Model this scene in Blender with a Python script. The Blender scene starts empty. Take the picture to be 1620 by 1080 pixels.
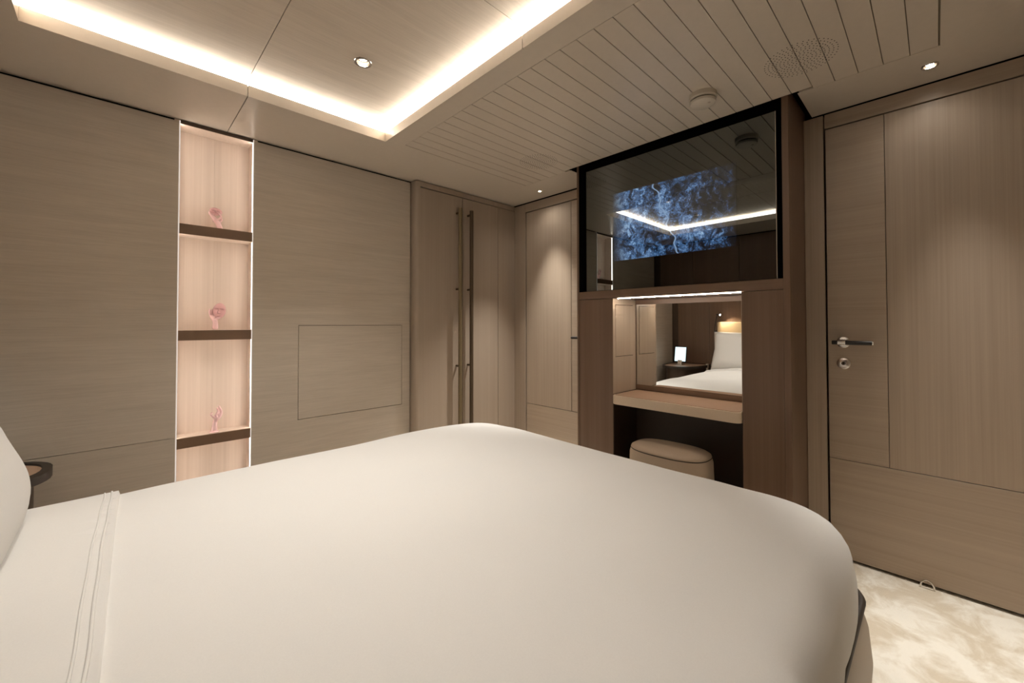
import bpy, bmesh, math, random
from mathutils import Vector, Matrix, noise
random.seed(7)
SC = bpy.context.scene
COL = SC.collection
pi = math.pi

# ------------------------------------------------------------------ camera
CAM_H = 1.088
YAW, PITCH, ROLL, FPX = 0.803157, 0.016976, -0.0009567, 648.09
fw = Vector((math.cos(YAW)*math.cos(PITCH), math.sin(YAW)*math.cos(PITCH), math.sin(PITCH)))
rt = Vector((math.sin(YAW), -math.cos(YAW), 0))
up = rt.cross(fw)
rt2 = math.cos(ROLL)*rt + math.sin(ROLL)*up
up2 = -math.sin(ROLL)*rt + math.cos(ROLL)*up
cd = bpy.data.cameras.new('camera')
cam = bpy.data.objects.new('camera', cd)
COL.objects.link(cam)
cam.matrix_world = Matrix(((rt2.x, up2.x, -fw.x, 0), (rt2.y, up2.y, -fw.y, 0),
                           (rt2.z, up2.z, -fw.z, CAM_H), (0, 0, 0, 1)))
cd.sensor_fit = 'HORIZONTAL'
cd.sensor_width = 36
cd.lens = FPX/1620*36
cd.shift_x = 0
cd.shift_y = -(540-501.27)/1620
cd.clip_start = 0.02
SC.camera = cam

# ------------------------------------------------------------------ world, exposure
w = bpy.data.worlds.new('world')
SC.world = w
w.use_nodes = True
w.node_tree.nodes['Background'].inputs[0].default_value = (0.02, 0.017, 0.014, 1)
w.node_tree.nodes['Background'].inputs[1].default_value = 0.0
vs = SC.view_settings
vs.view_transform = 'Standard'
vs.look = 'None'
vs.gamma = 1
vs.use_curve_mapping = False
vs.exposure = 0.53
WARM = (1.0, 0.95, 0.88)
COVE_E = 7.0        # radiance of the cove strips
COVE_UP = 68.0       # upward strips that wash the raised panel
NICHE_E = 14.0
DESK_E = 80.0
SPOT_W = 9.0

# ------------------------------------------------------------------ materials
MATS = {}
def nt(name):
    m = bpy.data.materials.new(name)
    m.use_nodes = True
    MATS[name] = m
    return m, m.node_tree.nodes, m.node_tree.links

def plain(name, col, rough=0.5, metal=0.0, spec=0.5, bump=None):
    m, n, l = nt(name)
    b = n['Principled BSDF']
    b.inputs['Base Color'].default_value = (*col, 1)
    b.inputs['Roughness'].default_value = rough
    b.inputs['Metallic'].default_value = metal
    b.inputs['Specular IOR Level'].default_value = spec
    tc = n.new('ShaderNodeTexCoord')
    nz = n.new('ShaderNodeTexNoise')
    nz.inputs['Scale'].default_value = bump[0] if bump else 40
    nz.inputs['Detail'].default_value = 3
    l.new(tc.outputs['Object'], nz.inputs['Vector'])
    mx = n.new('ShaderNodeMixRGB')
    mx.blend_type = 'MULTIPLY'
    mx.inputs[0].default_value = 0.08
    mx.inputs[1].default_value = (*col, 1)
    l.new(nz.outputs['Fac'], mx.inputs[2])
    l.new(mx.outputs[0], b.inputs['Base Color'])
    if bump:
        bp = n.new('ShaderNodeBump')
        bp.inputs['Strength'].default_value = bump[1]
        bp.inputs['Distance'].default_value = bump[2]
        l.new(nz.outputs['Fac'], bp.inputs['Height'])
        l.new(bp.outputs[0], b.inputs['Normal'])
    return m

def grain(name, dark, light, axis, rough=0.45, fine=90.0, along=1.6, spec=0.35, bump=0.05, contrast=(0.3, 0.72)):
    """veneer or woven covering: streaks that run along one axis"""
    m, n, l = nt(name)
    b = n['Principled BSDF']
    b.inputs['Roughness'].default_value = rough
    b.inputs['Specular IOR Level'].default_value = spec
    tc = n.new('ShaderNodeTexCoord')
    def streak(f, a, det):
        mp = n.new('ShaderNodeMapping')
        s = [f, f, f]
        s['XYZ'.index(axis)] = a
        mp.inputs['Scale'].default_value = s
        l.new(tc.outputs['Object'], mp.inputs['Vector'])
        z = n.new('ShaderNodeTexNoise')
        z.inputs['Scale'].default_value = 1.0
        z.inputs['Detail'].default_value = det
        z.inputs['Roughness'].default_value = 0.65
        z.inputs['Distortion'].default_value = 0.25
        l.new(mp.outputs[0], z.inputs['Vector'])
        return z
    a = streak(fine, along, 4)
    c = streak(fine*0.16, along*0.3, 2)
    mx = n.new('ShaderNodeMath')
    mx.operation = 'MULTIPLY_ADD'
    mx.inputs[1].default_value = 0.55
    l.new(a.outputs['Fac'], mx.inputs[0])
    m2 = n.new('ShaderNodeMath')
    m2.operation = 'MULTIPLY'
    m2.inputs[1].default_value = 0.45
    l.new(c.outputs['Fac'], m2.inputs[0])
    l.new(m2.outputs[0], mx.inputs[2])
    r = n.new('ShaderNodeValToRGB')
    r.color_ramp.elements[0].position = contrast[0]
    r.color_ramp.elements[1].position = contrast[1]
    r.color_ramp.elements[0].color = (*dark, 1)
    r.color_ramp.elements[1].color = (*light, 1)
    l.new(mx.outputs[0], r.inputs[0])
    l.new(r.outputs[0], b.inputs['Base Color'])
    if bump:
        bp = n.new('ShaderNodeBump')
        bp.inputs['Strength'].default_value = bump
        bp.inputs['Distance'].default_value = 0.002
        l.new(a.outputs['Fac'], bp.inputs['Height'])
        l.new(bp.outputs[0], b.inputs['Normal'])
    return m

def emis(name, col, strength):
    m, n, l = nt(name)
    n.remove(n['Principled BSDF'])
    e = n.new('ShaderNodeEmission')
    e.inputs[0].default_value = (*col, 1)
    e.inputs[1].default_value = strength
    l.new(e.outputs[0], n['Material Output'].inputs[0])
    return m

plain('lacquer', (0.63, 0.555, 0.465), 0.32, spec=0.5)
plain('black', (0.006, 0.005, 0.004), 0.8, spec=0.1)
plain('groove', (0.30, 0.25, 0.19), 0.8, spec=0.1)
grain('raffia', (0.465, 0.40, 0.322), (0.585, 0.51, 0.42), 'X', rough=0.6, fine=170, along=7, bump=0.35)
grain('coffer_cloth', (0.52, 0.44, 0.35), (0.66, 0.57, 0.465), 'X', rough=0.75, fine=150, along=6, bump=0.3, spec=0.2)
grain('veneer_v', (0.36, 0.285, 0.215), (0.47, 0.38, 0.295), 'Z', fine=120, along=1.0, rough=0.38)
grain('veneer_h', (0.36, 0.285, 0.215), (0.46, 0.37, 0.285), 'Y', fine=110, along=1.2, rough=0.38)
grain('walnut_v', (0.135, 0.082, 0.053), (0.19, 0.122, 0.082), 'Z', fine=110, along=1.0, rough=0.38)
grain('walnut_h', (0.135, 0.082, 0.053), (0.19, 0.122, 0.082), 'Y', fine=110, along=1.0, rough=0.38)
grain('wardrobe_v', (0.35, 0.28, 0.217), (0.41, 0.332, 0.26), 'Z', fine=110, along=0.8, rough=0.45)
grain('niche_wood', (0.62, 0.505, 0.42), (0.78, 0.66, 0.56), 'Z', fine=70, along=0.7, rough=0.45)
plain('shelf_bronze', (0.185, 0.110, 0.064), 0.45)
plain('bronze_dark', (0.075, 0.050, 0.033), 0.4, 0.3)
plain('kneehole_shade', (0.035, 0.020, 0.012), 0.5)  # near-black colour that holds the shade under the desk
plain('brass', (0.22, 0.165, 0.09), 0.45, 0.4)
plain('bronze_bar', (0.10, 0.068, 0.04), 0.45, 0.4)
plain('steel', (0.75, 0.72, 0.68), 0.22, 1.0)
plain('black_leather', (0.012, 0.010, 0.009), 0.42)
plain('leather', (0.52, 0.42, 0.315), 0.5, bump=(160, 0.15, 0.001))
plain('base_leather', (0.34, 0.265, 0.185), 0.5, bump=(160, 0.15, 0.001))
plain('desk_leather', (0.70, 0.58, 0.45), 0.36, bump=(160, 0.1, 0.001))
plain('leather_top', (0.44, 0.29, 0.195), 0.5, bump=(200, 0.15, 0.001))
plain('stool_leather', (0.46, 0.365, 0.275), 0.55, bump=(160, 0.2, 0.001))
plain('headboard_leather', (0.62, 0.48, 0.30), 0.55, bump=(120, 0.1, 0.001))
plain('dark_piping', (0.03, 0.02, 0.013), 0.5)
plain('plastic_white', (0.62, 0.56, 0.47), 0.45)
plain('cotton', (0.80, 0.79, 0.765), 0.85, spec=0.15, bump=(420, 0.06, 0.0006))
plain('pink_resin', (0.97, 0.67, 0.67), 0.16, spec=0.9)
plain('pale_edge', (0.85, 0.72, 0.60), 0.4)
plain('tan_metal', (0.55, 0.47, 0.38), 0.4, 0.3)
emis('cove_led', (1.0, 0.945, 0.875), COVE_E)
emis('cove_up', (1.0, 0.945, 0.875), COVE_UP)
emis('niche_glow', (1.0, 0.88, 0.78), 0.55)
emis('niche_led', (1.0, 0.87, 0.77), NICHE_E)
emis('desk_led', (1.0, 0.88, 0.74), DESK_E)
emis('lamp_lens', (1.0, 0.93, 0.83), 45.0)
emis('tablet_glow', (0.72, 0.93, 1.0), 1.15)

def mirror_mat():
    m, n, l = nt('mirror')
    b = n['Principled BSDF']
    b.inputs['Base Color'].default_value = (0.86, 0.86, 0.84, 1)
    b.inputs['Metallic'].default_value = 1
    b.inputs['Roughness'].default_value = 0.0
mirror_mat()

def tv_mats():
    m, n, l = nt('tv_glass')
    b = n['Principled BSDF']
    b.inputs['Base Color'].default_value = (0.155, 0.165, 0.16, 1)
    b.inputs['Metallic'].default_value = 1
    b.inputs['Roughness'].default_value = 0.0
    # the picture: a night-blue aerial map with a pale winding river
    m, n, l = nt('tv_picture')
    b = n['Principled BSDF']
    b.inputs['Base Color'].default_value = (0.155, 0.165, 0.16, 1)
    b.inputs['Metallic'].default_value = 1
    b.inputs['Roughness'].default_value = 0.0
    tc = n.new('ShaderNodeTexCoord')
    sep = n.new('ShaderNodeSeparateXYZ')
    l.new(tc.outputs['Generated'], sep.inputs[0])
    def mth(op, a, b2=None, clamp=False):
        q = n.new('ShaderNodeMath')
        q.operation = op
        q.use_clamp = clamp
        for i, v in enumerate((a, b2)):
            if v is None: continue
            if isinstance(v, (int, float)): q.inputs[i].default_value = v
            else: l.new(v, q.inputs[i])
        return q.outputs[0]
    Y, Z = sep.outputs['Y'], sep.outputs['Z']
    def nz(scale, det, dist, rough=0.6):
        q = n.new('ShaderNodeTexNoise')
        q.inputs['Scale'].default_value = scale
        q.inputs['Detail'].default_value = det
        q.inputs['Distortion'].default_value = dist
        q.inputs['Roughness'].default_value = rough
        mp = n.new('ShaderNodeMapping')
        mp.inputs['Scale'].default_value = (1, 1.7, 1)
        l.new(tc.outputs['Generated'], mp.inputs[0])
        l.new(mp.outputs[0], q.inputs[0])
        return q.outputs['Fac']
    big = nz(2.6, 2, 0.2)
    mid = nz(7.0, 9, 1.0, 0.72)
    fine = nz(26.0, 9, 1.5, 0.8)
    ramp = n.new('ShaderNodeValToRGB')
    cr = ramp.color_ramp
    cr.elements[0].position = 0.44; cr.elements[0].color = (0.002, 0.003, 0.005, 1)
    cr.elements[1].position = 0.66; cr.elements[1].color = (0.30, 0.46, 0.64, 1)
    e = cr.elements.new(0.49); e.color = (0.010, 0.022, 0.048, 1)
    e = cr.elements.new(0.56); e.color = (0.045, 0.120, 0.27, 1)
    mixv = mth('ADD', mth('ADD', mth('MULTIPLY', fine, 0.42), mth('MULTIPLY', mid, 0.42)), mth('MULTIPLY', big, 0.16))
    mixv = mth('ADD', mixv, mth('MULTIPLY', mth('SUBTRACT', Y, 0.60), 0.07))
    mixv = mth('ADD', mth('MULTIPLY', mth('SUBTRACT', mixv, 0.5), 1.45), 0.515)
    l.new(mixv, ramp.inputs[0])
    wob = mth('ADD', mth('MULTIPLY', mth('SINE', mth('MULTIPLY', Z, 21.0)), 0.013),
              mth('MULTIPLY', mth('SINE', mth('ADD', mth('MULTIPLY', Z, 47.0), 1.0)), 0.006))
    rc = mth('ADD', mth('ADD', mth('MULTIPLY', Z, 0.20), 0.415), wob)
    d = mth('ABSOLUTE', mth('SUBTRACT', Y, rc))
    rv = mth('SUBTRACT', 1.0, mth('DIVIDE', d, 0.0085), True)
    rmix = n.new('ShaderNodeMixRGB')
    l.new(mth('MULTIPLY', rv, 1.6, True), rmix.inputs[0])
    l.new(ramp.outputs[0], rmix.inputs[1])
    rmix.inputs[2].default_value = (0.17, 0.27, 0.42, 1)
    l.new(rmix.outputs[0], b.inputs['Emission Color'])
    fade = mth('MULTIPLY', mth('DIVIDE', mth('SUBTRACT', 1.0, Y), 0.16, True), mth('DIVIDE', Y, 0.05, True))
    l.new(mth('MULTIPLY', fade, 0.75), b.inputs['Emission Strength'])
tv_mats()

def carpet_mat():
    m, n, l = nt('carpet')
    b = n['Principled BSDF']
    b.inputs['Roughness'].default_value = 0.9
    b.inputs['Specular IOR Level'].default_value = 0.15
    tc = n.new('ShaderNodeTexCoord')
    a = n.new('ShaderNodeTexNoise')
    a.inputs['Scale'].default_value = 7
    a.inputs['Detail'].default_value = 7
    a.inputs['Roughness'].default_value = 0.62
    a.inputs['Distortion'].default_value = 0.5
    l.new(tc.outputs['Object'], a.inputs[0])
    r = n.new('ShaderNodeValToRGB')
    r.color_ramp.elements[0].position = 0.40
    r.color_ramp.elements[1].position = 0.56
    r.color_ramp.elements[0].color = (0.66, 0.58, 0.46, 1)
    r.color_ramp.elements[1].color = (0.86, 0.82, 0.73, 1)
    l.new(a.outputs['Fac'], r.inputs[0])
    l.new(r.outputs[0], b.inputs['Base Color'])
    f = n.new('ShaderNodeTexNoise')
    f.inputs['Scale'].default_value = 420
    f.inputs['Detail'].default_value = 2
    l.new(tc.outputs['Object'], f.inputs[0])
    bp = n.new('ShaderNodeBump')
    bp.inputs['Strength'].default_value = 0.5
    bp.inputs['Distance'].default_value = 0.004
    l.new(f.outputs['Fac'], bp.inputs['Height'])
    l.new(bp.outputs[0], b.inputs['Normal'])
carpet_mat()

# ------------------------------------------------------------------ helpers
WLOC = {}     # world location of every object's origin
def thing(name, loc, label=None, cat=None, group=None, kind=None):
    o = bpy.data.objects.new(name, None)
    o.empty_display_size = 0.05
    COL.objects.link(o)
    o.location = loc
    WLOC[o.name] = Vector(loc)
    tag(o, label, cat, group, kind)
    return o
def tag(o, label=None, cat=None, group=None, kind=None):
    if label: o['label'] = label
    if cat: o['category'] = cat
    if group: o['group'] = group
    if kind: o['kind'] = kind
    return o
def obj(name, bm, mat, parent=None, smooth=False, origin=None):
    """link a bmesh given in world coordinates as one mesh object"""
    bmesh.ops.recalc_face_normals(bm, faces=bm.faces[:])
    vs_ = [v.co for v in bm.verts]
    if origin is None:
        lo = [min(v[i] for v in vs_) for i in range(3)]
        hi = [max(v[i] for v in vs_) for i in range(3)]
        origin = Vector(((lo[0]+hi[0])/2, (lo[1]+hi[1])/2, lo[2]))
    origin = Vector(origin)
    bmesh.ops.translate(bm, verts=bm.verts[:], vec=-origin)
    me = bpy.data.meshes.new(name)
    bm.to_mesh(me)
    bm.free()
    if smooth:
        for p in me.polygons: p.use_smooth = True
    mats = mat if isinstance(mat, (list, tuple)) else [mat]
    for q in mats: me.materials.append(MATS[q])
    o = bpy.data.objects.new(name, me)
    COL.objects.link(o)
    WLOC[o.name] = origin
    if parent:
        o.parent = parent
        o.location = origin - WLOC[parent.name]
    else:
        o.location = origin
    return o
def auto_smooth(o, deg=35):
    for p in o.data.polygons: p.use_smooth = True
    o.data.set_sharp_from_angle(angle=math.radians(deg))
    return o
def B(*boxes, bevel=0.0, seg=2):
    """bmesh of one or more boxes (x0,x1,y0,y1,z0,z1)"""
    bm = bmesh.new()
    for x0, x1, y0, y1, z0, z1 in boxes:
        v = [bm.verts.new((x, y, z)) for z in (z0, z1) for y in (y0, y1) for x in (x0, x1)]
        for q in ((0, 2, 3, 1), (4, 5, 7, 6), (0, 1, 5, 4), (2, 6, 7, 3), (0, 4, 6, 2), (1, 3, 7, 5)):
            bm.faces.new([v[i] for i in q])
    if bevel:
        bmesh.ops.bevel(bm, geom=bm.edges[:], offset=bevel, segments=seg, profile=0.5, affect='EDGES', clamp_overlap=True)
    return bm
def holed(x0, x1, y0, y1, z0, z1, holes):
    """boxes of a flat slab with square holes (cx, cy, half) along x order"""
    out, xs = [], x0
    for cx, cy, h in sorted(holes):
        out += [(xs, cx-h, y0, y1, z0, z1), (cx-h, cx+h, y0, cy-h, z0, z1), (cx-h, cx+h, cy+h, y1, z0, z1)]
        xs = cx+h
    return out+[(xs, x1, y0, y1, z0, z1)]
def lathe(profile, c, n=48, axis='Z', bm=None):
    """surface of revolution: profile of (radius, height)"""
    bm = bm or bmesh.new()
    rings = []
    for r, h in profile:
        if r < 1e-6:
            p = {'Z': (0, 0, h), 'X': (h, 0, 0), 'Y': (0, h, 0)}[axis]
            rings.append([bm.verts.new(Vector(c)+Vector(p))])
        else:
            rg = []
            for i in range(n):
                a = 2*pi*i/n
                u, v = r*math.cos(a), r*math.sin(a)
                p = {'Z': (u, v, h), 'X': (h, u, v), 'Y': (u, h, v)}[axis]
                rg.append(bm.verts.new(Vector(c)+Vector(p)))
            rings.append(rg)
    for a, b in zip(rings, rings[1:]):
        if len(a) == 1 and len(b) == 1: continue
        for i in range(n):
            j = (i+1) % n
            if len(a) == 1: bm.faces.new((a[0], b[i], b[j]))
            elif len(b) == 1: bm.faces.new((a[i], a[j], b[0]))
            else: bm.faces.new((a[i], a[j], b[j], b[i]))
    return bm
def tube(pts, rad, n=10, bm=None, cap=True):
    bm = bm or bmesh.new()
    pts = [Vector(p) for p in pts]
    rings = []
    side = None
    for i, p in enumerate(pts):
        t = (pts[min(i+1, len(pts)-1)] - pts[max(i-1, 0)]).normalized()
        if side is None:
            side = t.orthogonal().normalized()
        side = (side - t*side.dot(t)).normalized()
        o2 = t.cross(side)
        r = rad[i] if isinstance(rad, (list, tuple)) else rad
        rings.append([bm.verts.new(p + r*(math.cos(2*pi*k/n)*side + math.sin(2*pi*k/n)*o2)) for k in range(n)])
    for a, b in zip(rings, rings[1:]):
        for k in range(n):
            bm.faces.new((a[k], a[(k+1) % n], b[(k+1) % n], b[k]))
    if cap:
        bm.faces.new(rings[0][::-1])
        bm.faces.new(rings[-1])
    return bm
def prism(outline, z0, z1, bevel=0.0, seg=2):
    """extruded plan outline (list of x,y)"""
    bm = bmesh.new()
    lo = [bm.verts.new((x, y, z0)) for x, y in outline]
    hi = [bm.verts.new((x, y, z1)) for x, y in outline]
    n = len(outline)
    bm.faces.new(lo[::-1])
    f = bm.faces.new(hi)
    for i in range(n):
        bm.faces.new((lo[i], lo[(i+1) % n], hi[(i+1) % n], hi[i]))
    if bevel:
        es = [e for e in bm.edges if abs(e.verts[0].co.z-e.verts[1].co.z) < 1e-6]
        bmesh.ops.bevel(bm, geom=es, offset=bevel, segments=seg, profile=0.5, affect='EDGES')
    return bm

# ------------------------------------------------------------------ room dimensions
ZC = 2.0926                      # soffit height
XB, XW = -0.78, 2.42             # head wall, door wall
YR, YL = -0.56, 2.559            # right wall, left wall face
XL2 = 2.44                       # door wall left of the cabinet
def struct(name, bm, mat, parent=None, **k):
    o = obj(name, bm, mat, parent, **k)
    if not parent: o['kind'] = 'structure'
    return o

floor = struct('floor', B((XB-.1, 2.6, YR-.1, 2.75, -0.05, 0)), 'carpet')

# ---------------- left wall: panels either side of the niche
wl = struct('wall_left', B((XB-.1, 0.18, 2.578, 2.62, 0, 2.3), (0.555, 2.6, 2.578, 2.62, 0, 2.3), (0.18, 0.555, 2.69, 2.73, 0, 2.3)), 'black')
struct('wall_panel', B((XB+.002, 0.2085, YL, 2.577, 0.5405, 2.081), bevel=.0008, seg=1), 'raffia', wl)
struct('wall_panel', B((XB+.002, 0.2085, YL, 2.577, 0.0, 0.5385), bevel=.0008, seg=1), 'raffia', wl)
HX0, HX1, HZ0, HZ1 = 0.757, 1.415, 0.5385, 1.0805
PX0, PX1 = 0.527, 1.476
struct('wall_panel', B((PX0, HX0-.0015, YL, 2.577, 0, 2.081), (HX1+.0015, PX1, YL, 2.577, 0, 2.081),
                       (HX0-.0015, HX1+.0015, YL, 2.577, 0, HZ0-.0015), (HX0-.0015, HX1+.0015, YL, 2.577, HZ1+.0015, 2.081)), 'raffia', wl)
hatch = struct('access_hatch', B((HX0+.0010, HX1-.0010, YL+.0002, 2.572, HZ0+.0016, HZ1-.0010), bevel=.0008, seg=1), 'raffia', wl)
hatch['label'] = 'flush rectangular access hatch covered like the wall'

# ---------------- display niche
NX0, NX1, NYB = 0.2125, 0.5235, 2.664
ni = thing('display_niche', (0.368, 2.61, 0.0), 'tall lit wooden display niche with three dark shelves set in the left wall', 'niche')
obj('back_panel', B((NX0, 0.36685, NYB, NYB+.02, 0.0, 2.09)), 'niche_wood', ni)
obj('back_panel', B((0.36715, NX1, NYB, NYB+.02, 0.0, 2.09)), 'niche_wood', ni)
obj('side_panel', B((NX0-.02, NX0, 2.5615, NYB+.02, 0.0, 2.09)), 'niche_wood', ni)
obj('side_panel', B((NX1, NX1+.02, 2.5615, NYB+.02, 0.0, 2.09)), 'niche_wood', ni)
obj('edge_trim', B((NX0-.0018, NX0+.0020, YL-.001, 2.5615, 0.0, 2.086)), 'niche_glow', ni)
obj('edge_trim', B((NX1-.0020, NX1+.0018, YL-.001, 2.5615, 0.0, 2.086)), 'niche_glow', ni)
obj('top_panel', B((NX0, NX1, 2.563, NYB, 2.072, 2.09)), 'niche_wood', ni)
obj('top_fascia', B((NX0, NX1, YL, 2.563, 2.0725, 2.088)), 'bronze_dark', ni)
for zt in (1.5825, 1.058, 0.532):
    sh = obj('shelf', B((NX0, NX1, YL+.010, NYB, zt-.05, zt)), 'niche_wood', ni)
    obj('shelf_front', B((NX0, NX1, YL, YL+.010, zt-.050, zt-.0005)), 'shelf_bronze', sh)
for z0, z1 in ((1.586, 2.071), (1.062, 1.529), (0.536, 1.005), (0.02, 0.479)):
    obj('led_strip', B((NX0, NX0+.0015, 2.5618, 2.572, z0, z1)), 'niche_led', ni)
    obj('led_strip', B((NX1-.0015, NX1, 2.5618, 2.572, z0, z1)), 'niche_led', ni)

# ---------------- wardrobe
YF = 2.495
wd = thing('wardrobe', (1.95, 2.55, 0), 'built-in wardrobe with two plain veneer doors and long vertical bar handles', 'wardrobe')
# rounded corner post
prof = []
for i in range(13):
    a = pi + (pi/2)*i/12
    prof.append((1.508+.026*math.cos(a), YF-.006+.026+.026*math.sin(a)))
outl = [(1.482, 2.575)] + prof + [(1.516, YF-.006), (1.516, 2.575)]
auto_smooth(obj('corner_post', prism(outl, 0.0, 2.086), 'wardrobe_v', wd))
obj('top_rail', B((1.5165, 2.438, YF-.003, 2.575, 2.0500, 2.086)), 'wardrobe_v', wd)
obj('carcass', B((1.517, 2.438, 2.517, 2.576, 0.0, 2.047)), 'black', wd)
obj('filler_panel', B((2.2515, 2.438, YF, 2.516, 0.0, 2.0465)), 'wardrobe_v', wd)
for x0, x1, bx, bmat in ((1.5185, 1.8838, 1.830, 'brass'), (1.8886, 2.2480, 1.936, 'bronze_bar')):
    d = obj('wardrobe_door', B((x0, x1, YF, 2.516, 0.05, 2.0440), bevel=.001, seg=1), 'wardrobe_v', wd)
    auto_smooth(obj('bar_handle', lathe([(0, .18), (.0145, .18), (.0145, 1.948), (0, 1.948)], (bx, 2.448, 0), 20), bmat, d))
    for zz in (1.918, 1.349, 0.778, 0.21):
        auto_smooth(obj('handle_standoff', lathe([(0, 2.449), (.008, 2.449), (.008, YF), (0, YF)], (bx, 0, zz), 14, 'Y'), 'bronze_bar', d))

# ---------------- door wall
wf = struct('wall_front', B((2.470, 2.6, YR-.1, 2.75, 0, 2.3)), 'black')
tr1 = struct('trim_1', B((2.424, 2.47, 0.3655, 0.4425, 0, 2.084), bevel=.001, seg=1), 'veneer_v')
struct('trim_2', B((2.424, 2.47, YR, 0.3605, 2.0165, 2.084), bevel=.001, seg=1), 'veneer_h')
struct('trim_3', B((2.424, 2.47, YR, -0.462, 0, 2.0155)), 'veneer_v')
struct('trim_4', B((XL2, 2.47, 2.366, 2.50, 0, 2.084), bevel=.002, seg=1), 'wardrobe_v')
struct('trim_5', B((XL2, 2.47, 1.60, 2.3655, 2.0165, 2.084), bevel=.001, seg=1), 'veneer_h')

def lever(door, x, y, z, hand):
    """lever handle: rosette, spindle, leather-wrapped bar pointing to -Y"""
    ro = auto_smooth(obj('handle_rosette', lathe([(0, x-.008), (.022, x-.008), (.0255, x-.006), (.0255, x), (0, x)], (0, y, z), 32, 'X'), 'steel', door))
    auto_smooth(obj('handle_spindle', lathe([(0, x-.058), (.010, x-.058), (.010, x-.008), (0, x-.008)], (0, y, z), 20, 'X'), 'steel', door))
    lv = auto_smooth(obj('lever', lathe([(0, y-hand), (.0085, y-hand), (.0095, y-hand+.003), (.0095, y+.032), (.0085, y+.035), (0, y+.035)], (x-.055, 0, z), 24, 'Y'), 'black_leather', door))
    auto_smooth(obj('lever_cap', lathe([(0, y-hand-.004), (.0092, y-hand-.004), (.0092, y-hand), (0, y-hand)], (x-.055, 0, z), 24, 'Y'), 'steel', door))
    auto_smooth(obj('lever_collar', lathe([(0, y-.014), (.0108, y-.014), (.0108, y+.014), (0, y+.014)], (x-.055, 0, z), 24, 'Y'), 'steel', door))
    return ro

d1 = struct('door_1', B((2.436, 2.468, -0.458, 0.356, 0.012, 2.008)), 'black')
d1['label'] = 'wide veneer cabin door with lever handle right of the cabinet'
struct('stile_panel', B((XW, 2.436, 0.1505, 0.3570, 0.4625, 2.0090), bevel=.001, seg=1), 'veneer_h', d1)
struct('main_panel', B((XW, 2.436, -0.458, 0.1485, 0.4625, 2.0090), bevel=.001, seg=1), 'veneer_v', d1)
struct('bottom_panel', B((XW, 2.436, -0.458, 0.3570, 0.0130, 0.4600), bevel=.001, seg=1), 'veneer_h', d1)
lever(d1, XW, 0.300, 1.002, 0.105)
auto_smooth(struct('lock_rosette', lathe([(0, XW-.008), (.022, XW-.008), (.0255, XW-.006), (.0255, XW), (0, XW)], (0, 0.300, 0.905), 32, 'X'), 'steel', d1))
auto_smooth(struct('lock_cylinder', lathe([(0, XW-.011), (.008, XW-.011), (.008, XW-.007), (0, XW-.007)], (0, 0.300, 0.905), 24, 'X'), 'bronze_bar', d1))
auto_smooth(struct('lock_keyway', B((XW-.0122, XW-.010, 0.2985, 0.3015, 0.900, 0.911)), 'black', d1))

d2 = struct('door_2', B((XL2+.016, 2.468, 1.60, 2.354, 0.012, 2.007)), 'black')
d2['label'] = 'narrow veneer door between wardrobe and cabinet'
struct('main_panel', B((XL2, XL2+.016, 1.8925, 2.355, 0.4410, 2.0080), bevel=.001, seg=1), 'veneer_v', d2)
struct('stile_panel', B((XL2, XL2+.016, 1.60, 1.8885, 0.4410, 2.0080), bevel=.001, seg=1), 'veneer_h', d2)
struct('bottom_panel', B((XL2, XL2+.016, 1.60, 2.355, 0.0130, 0.4370), bevel=.001, seg=1), 'veneer_h', d2)
auto_smooth(obj('lever', lathe([(0, 1.72), (.0095, 1.72), (.0095, 1.848), (0, 1.848)], (XL2-.055, 0, .988), 20, 'Y'), 'black_leather', d2))
auto_smooth(obj('handle_spindle', lathe([(0, XL2-.055), (.009, XL2-.055), (.009, XL2), (0, XL2)], (0, 1.735, .988), 20, 'X'), 'steel', d2))

# door stop
ds = thing('door_stop', (2.405, 0.040, 0), 'small chrome half-ring door stop on the carpet below the wide door', 'door stop')
auto_smooth(obj('ring', tube([(2.404, 0.040+.021*math.cos(pi*i/16), 0.001+.034*math.sin(pi*i/16)) for i in range(17)], .0030, 8), 'steel', ds))
auto_smooth(obj('base', lathe([(0, 0), (.004, 0), (.004, .003), (0, .003)], (2.404, .061, 0), 12), 'steel', ds))

# ---------------- right and head walls (behind the camera, seen in the mirrors)
struct('wall_right', B((XB-.1, 2.6, YR-.06, YR, 0, 2.3)), 'raffia')
wb = struct('wall_back', B((XB-.06, XB-.02, YR-.06, 2.62, 0, 2.3)), 'black')
for y0, y1 in ((YR, -0.02), (-0.017, 0.50), (0.503, 1.02), (1.023, 1.54), (1.543, 2.06), (2.063, 2.478)):
    struct('wall_panel', B((XB-.02, XB, y0, y1, 0, 2.082)), 'walnut_v', wb)
struct('wall_panel', B((XB-.02, XB+.004, 2.482, 2.558, 0, 2.082)), 'bronze_dark', wb)

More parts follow.
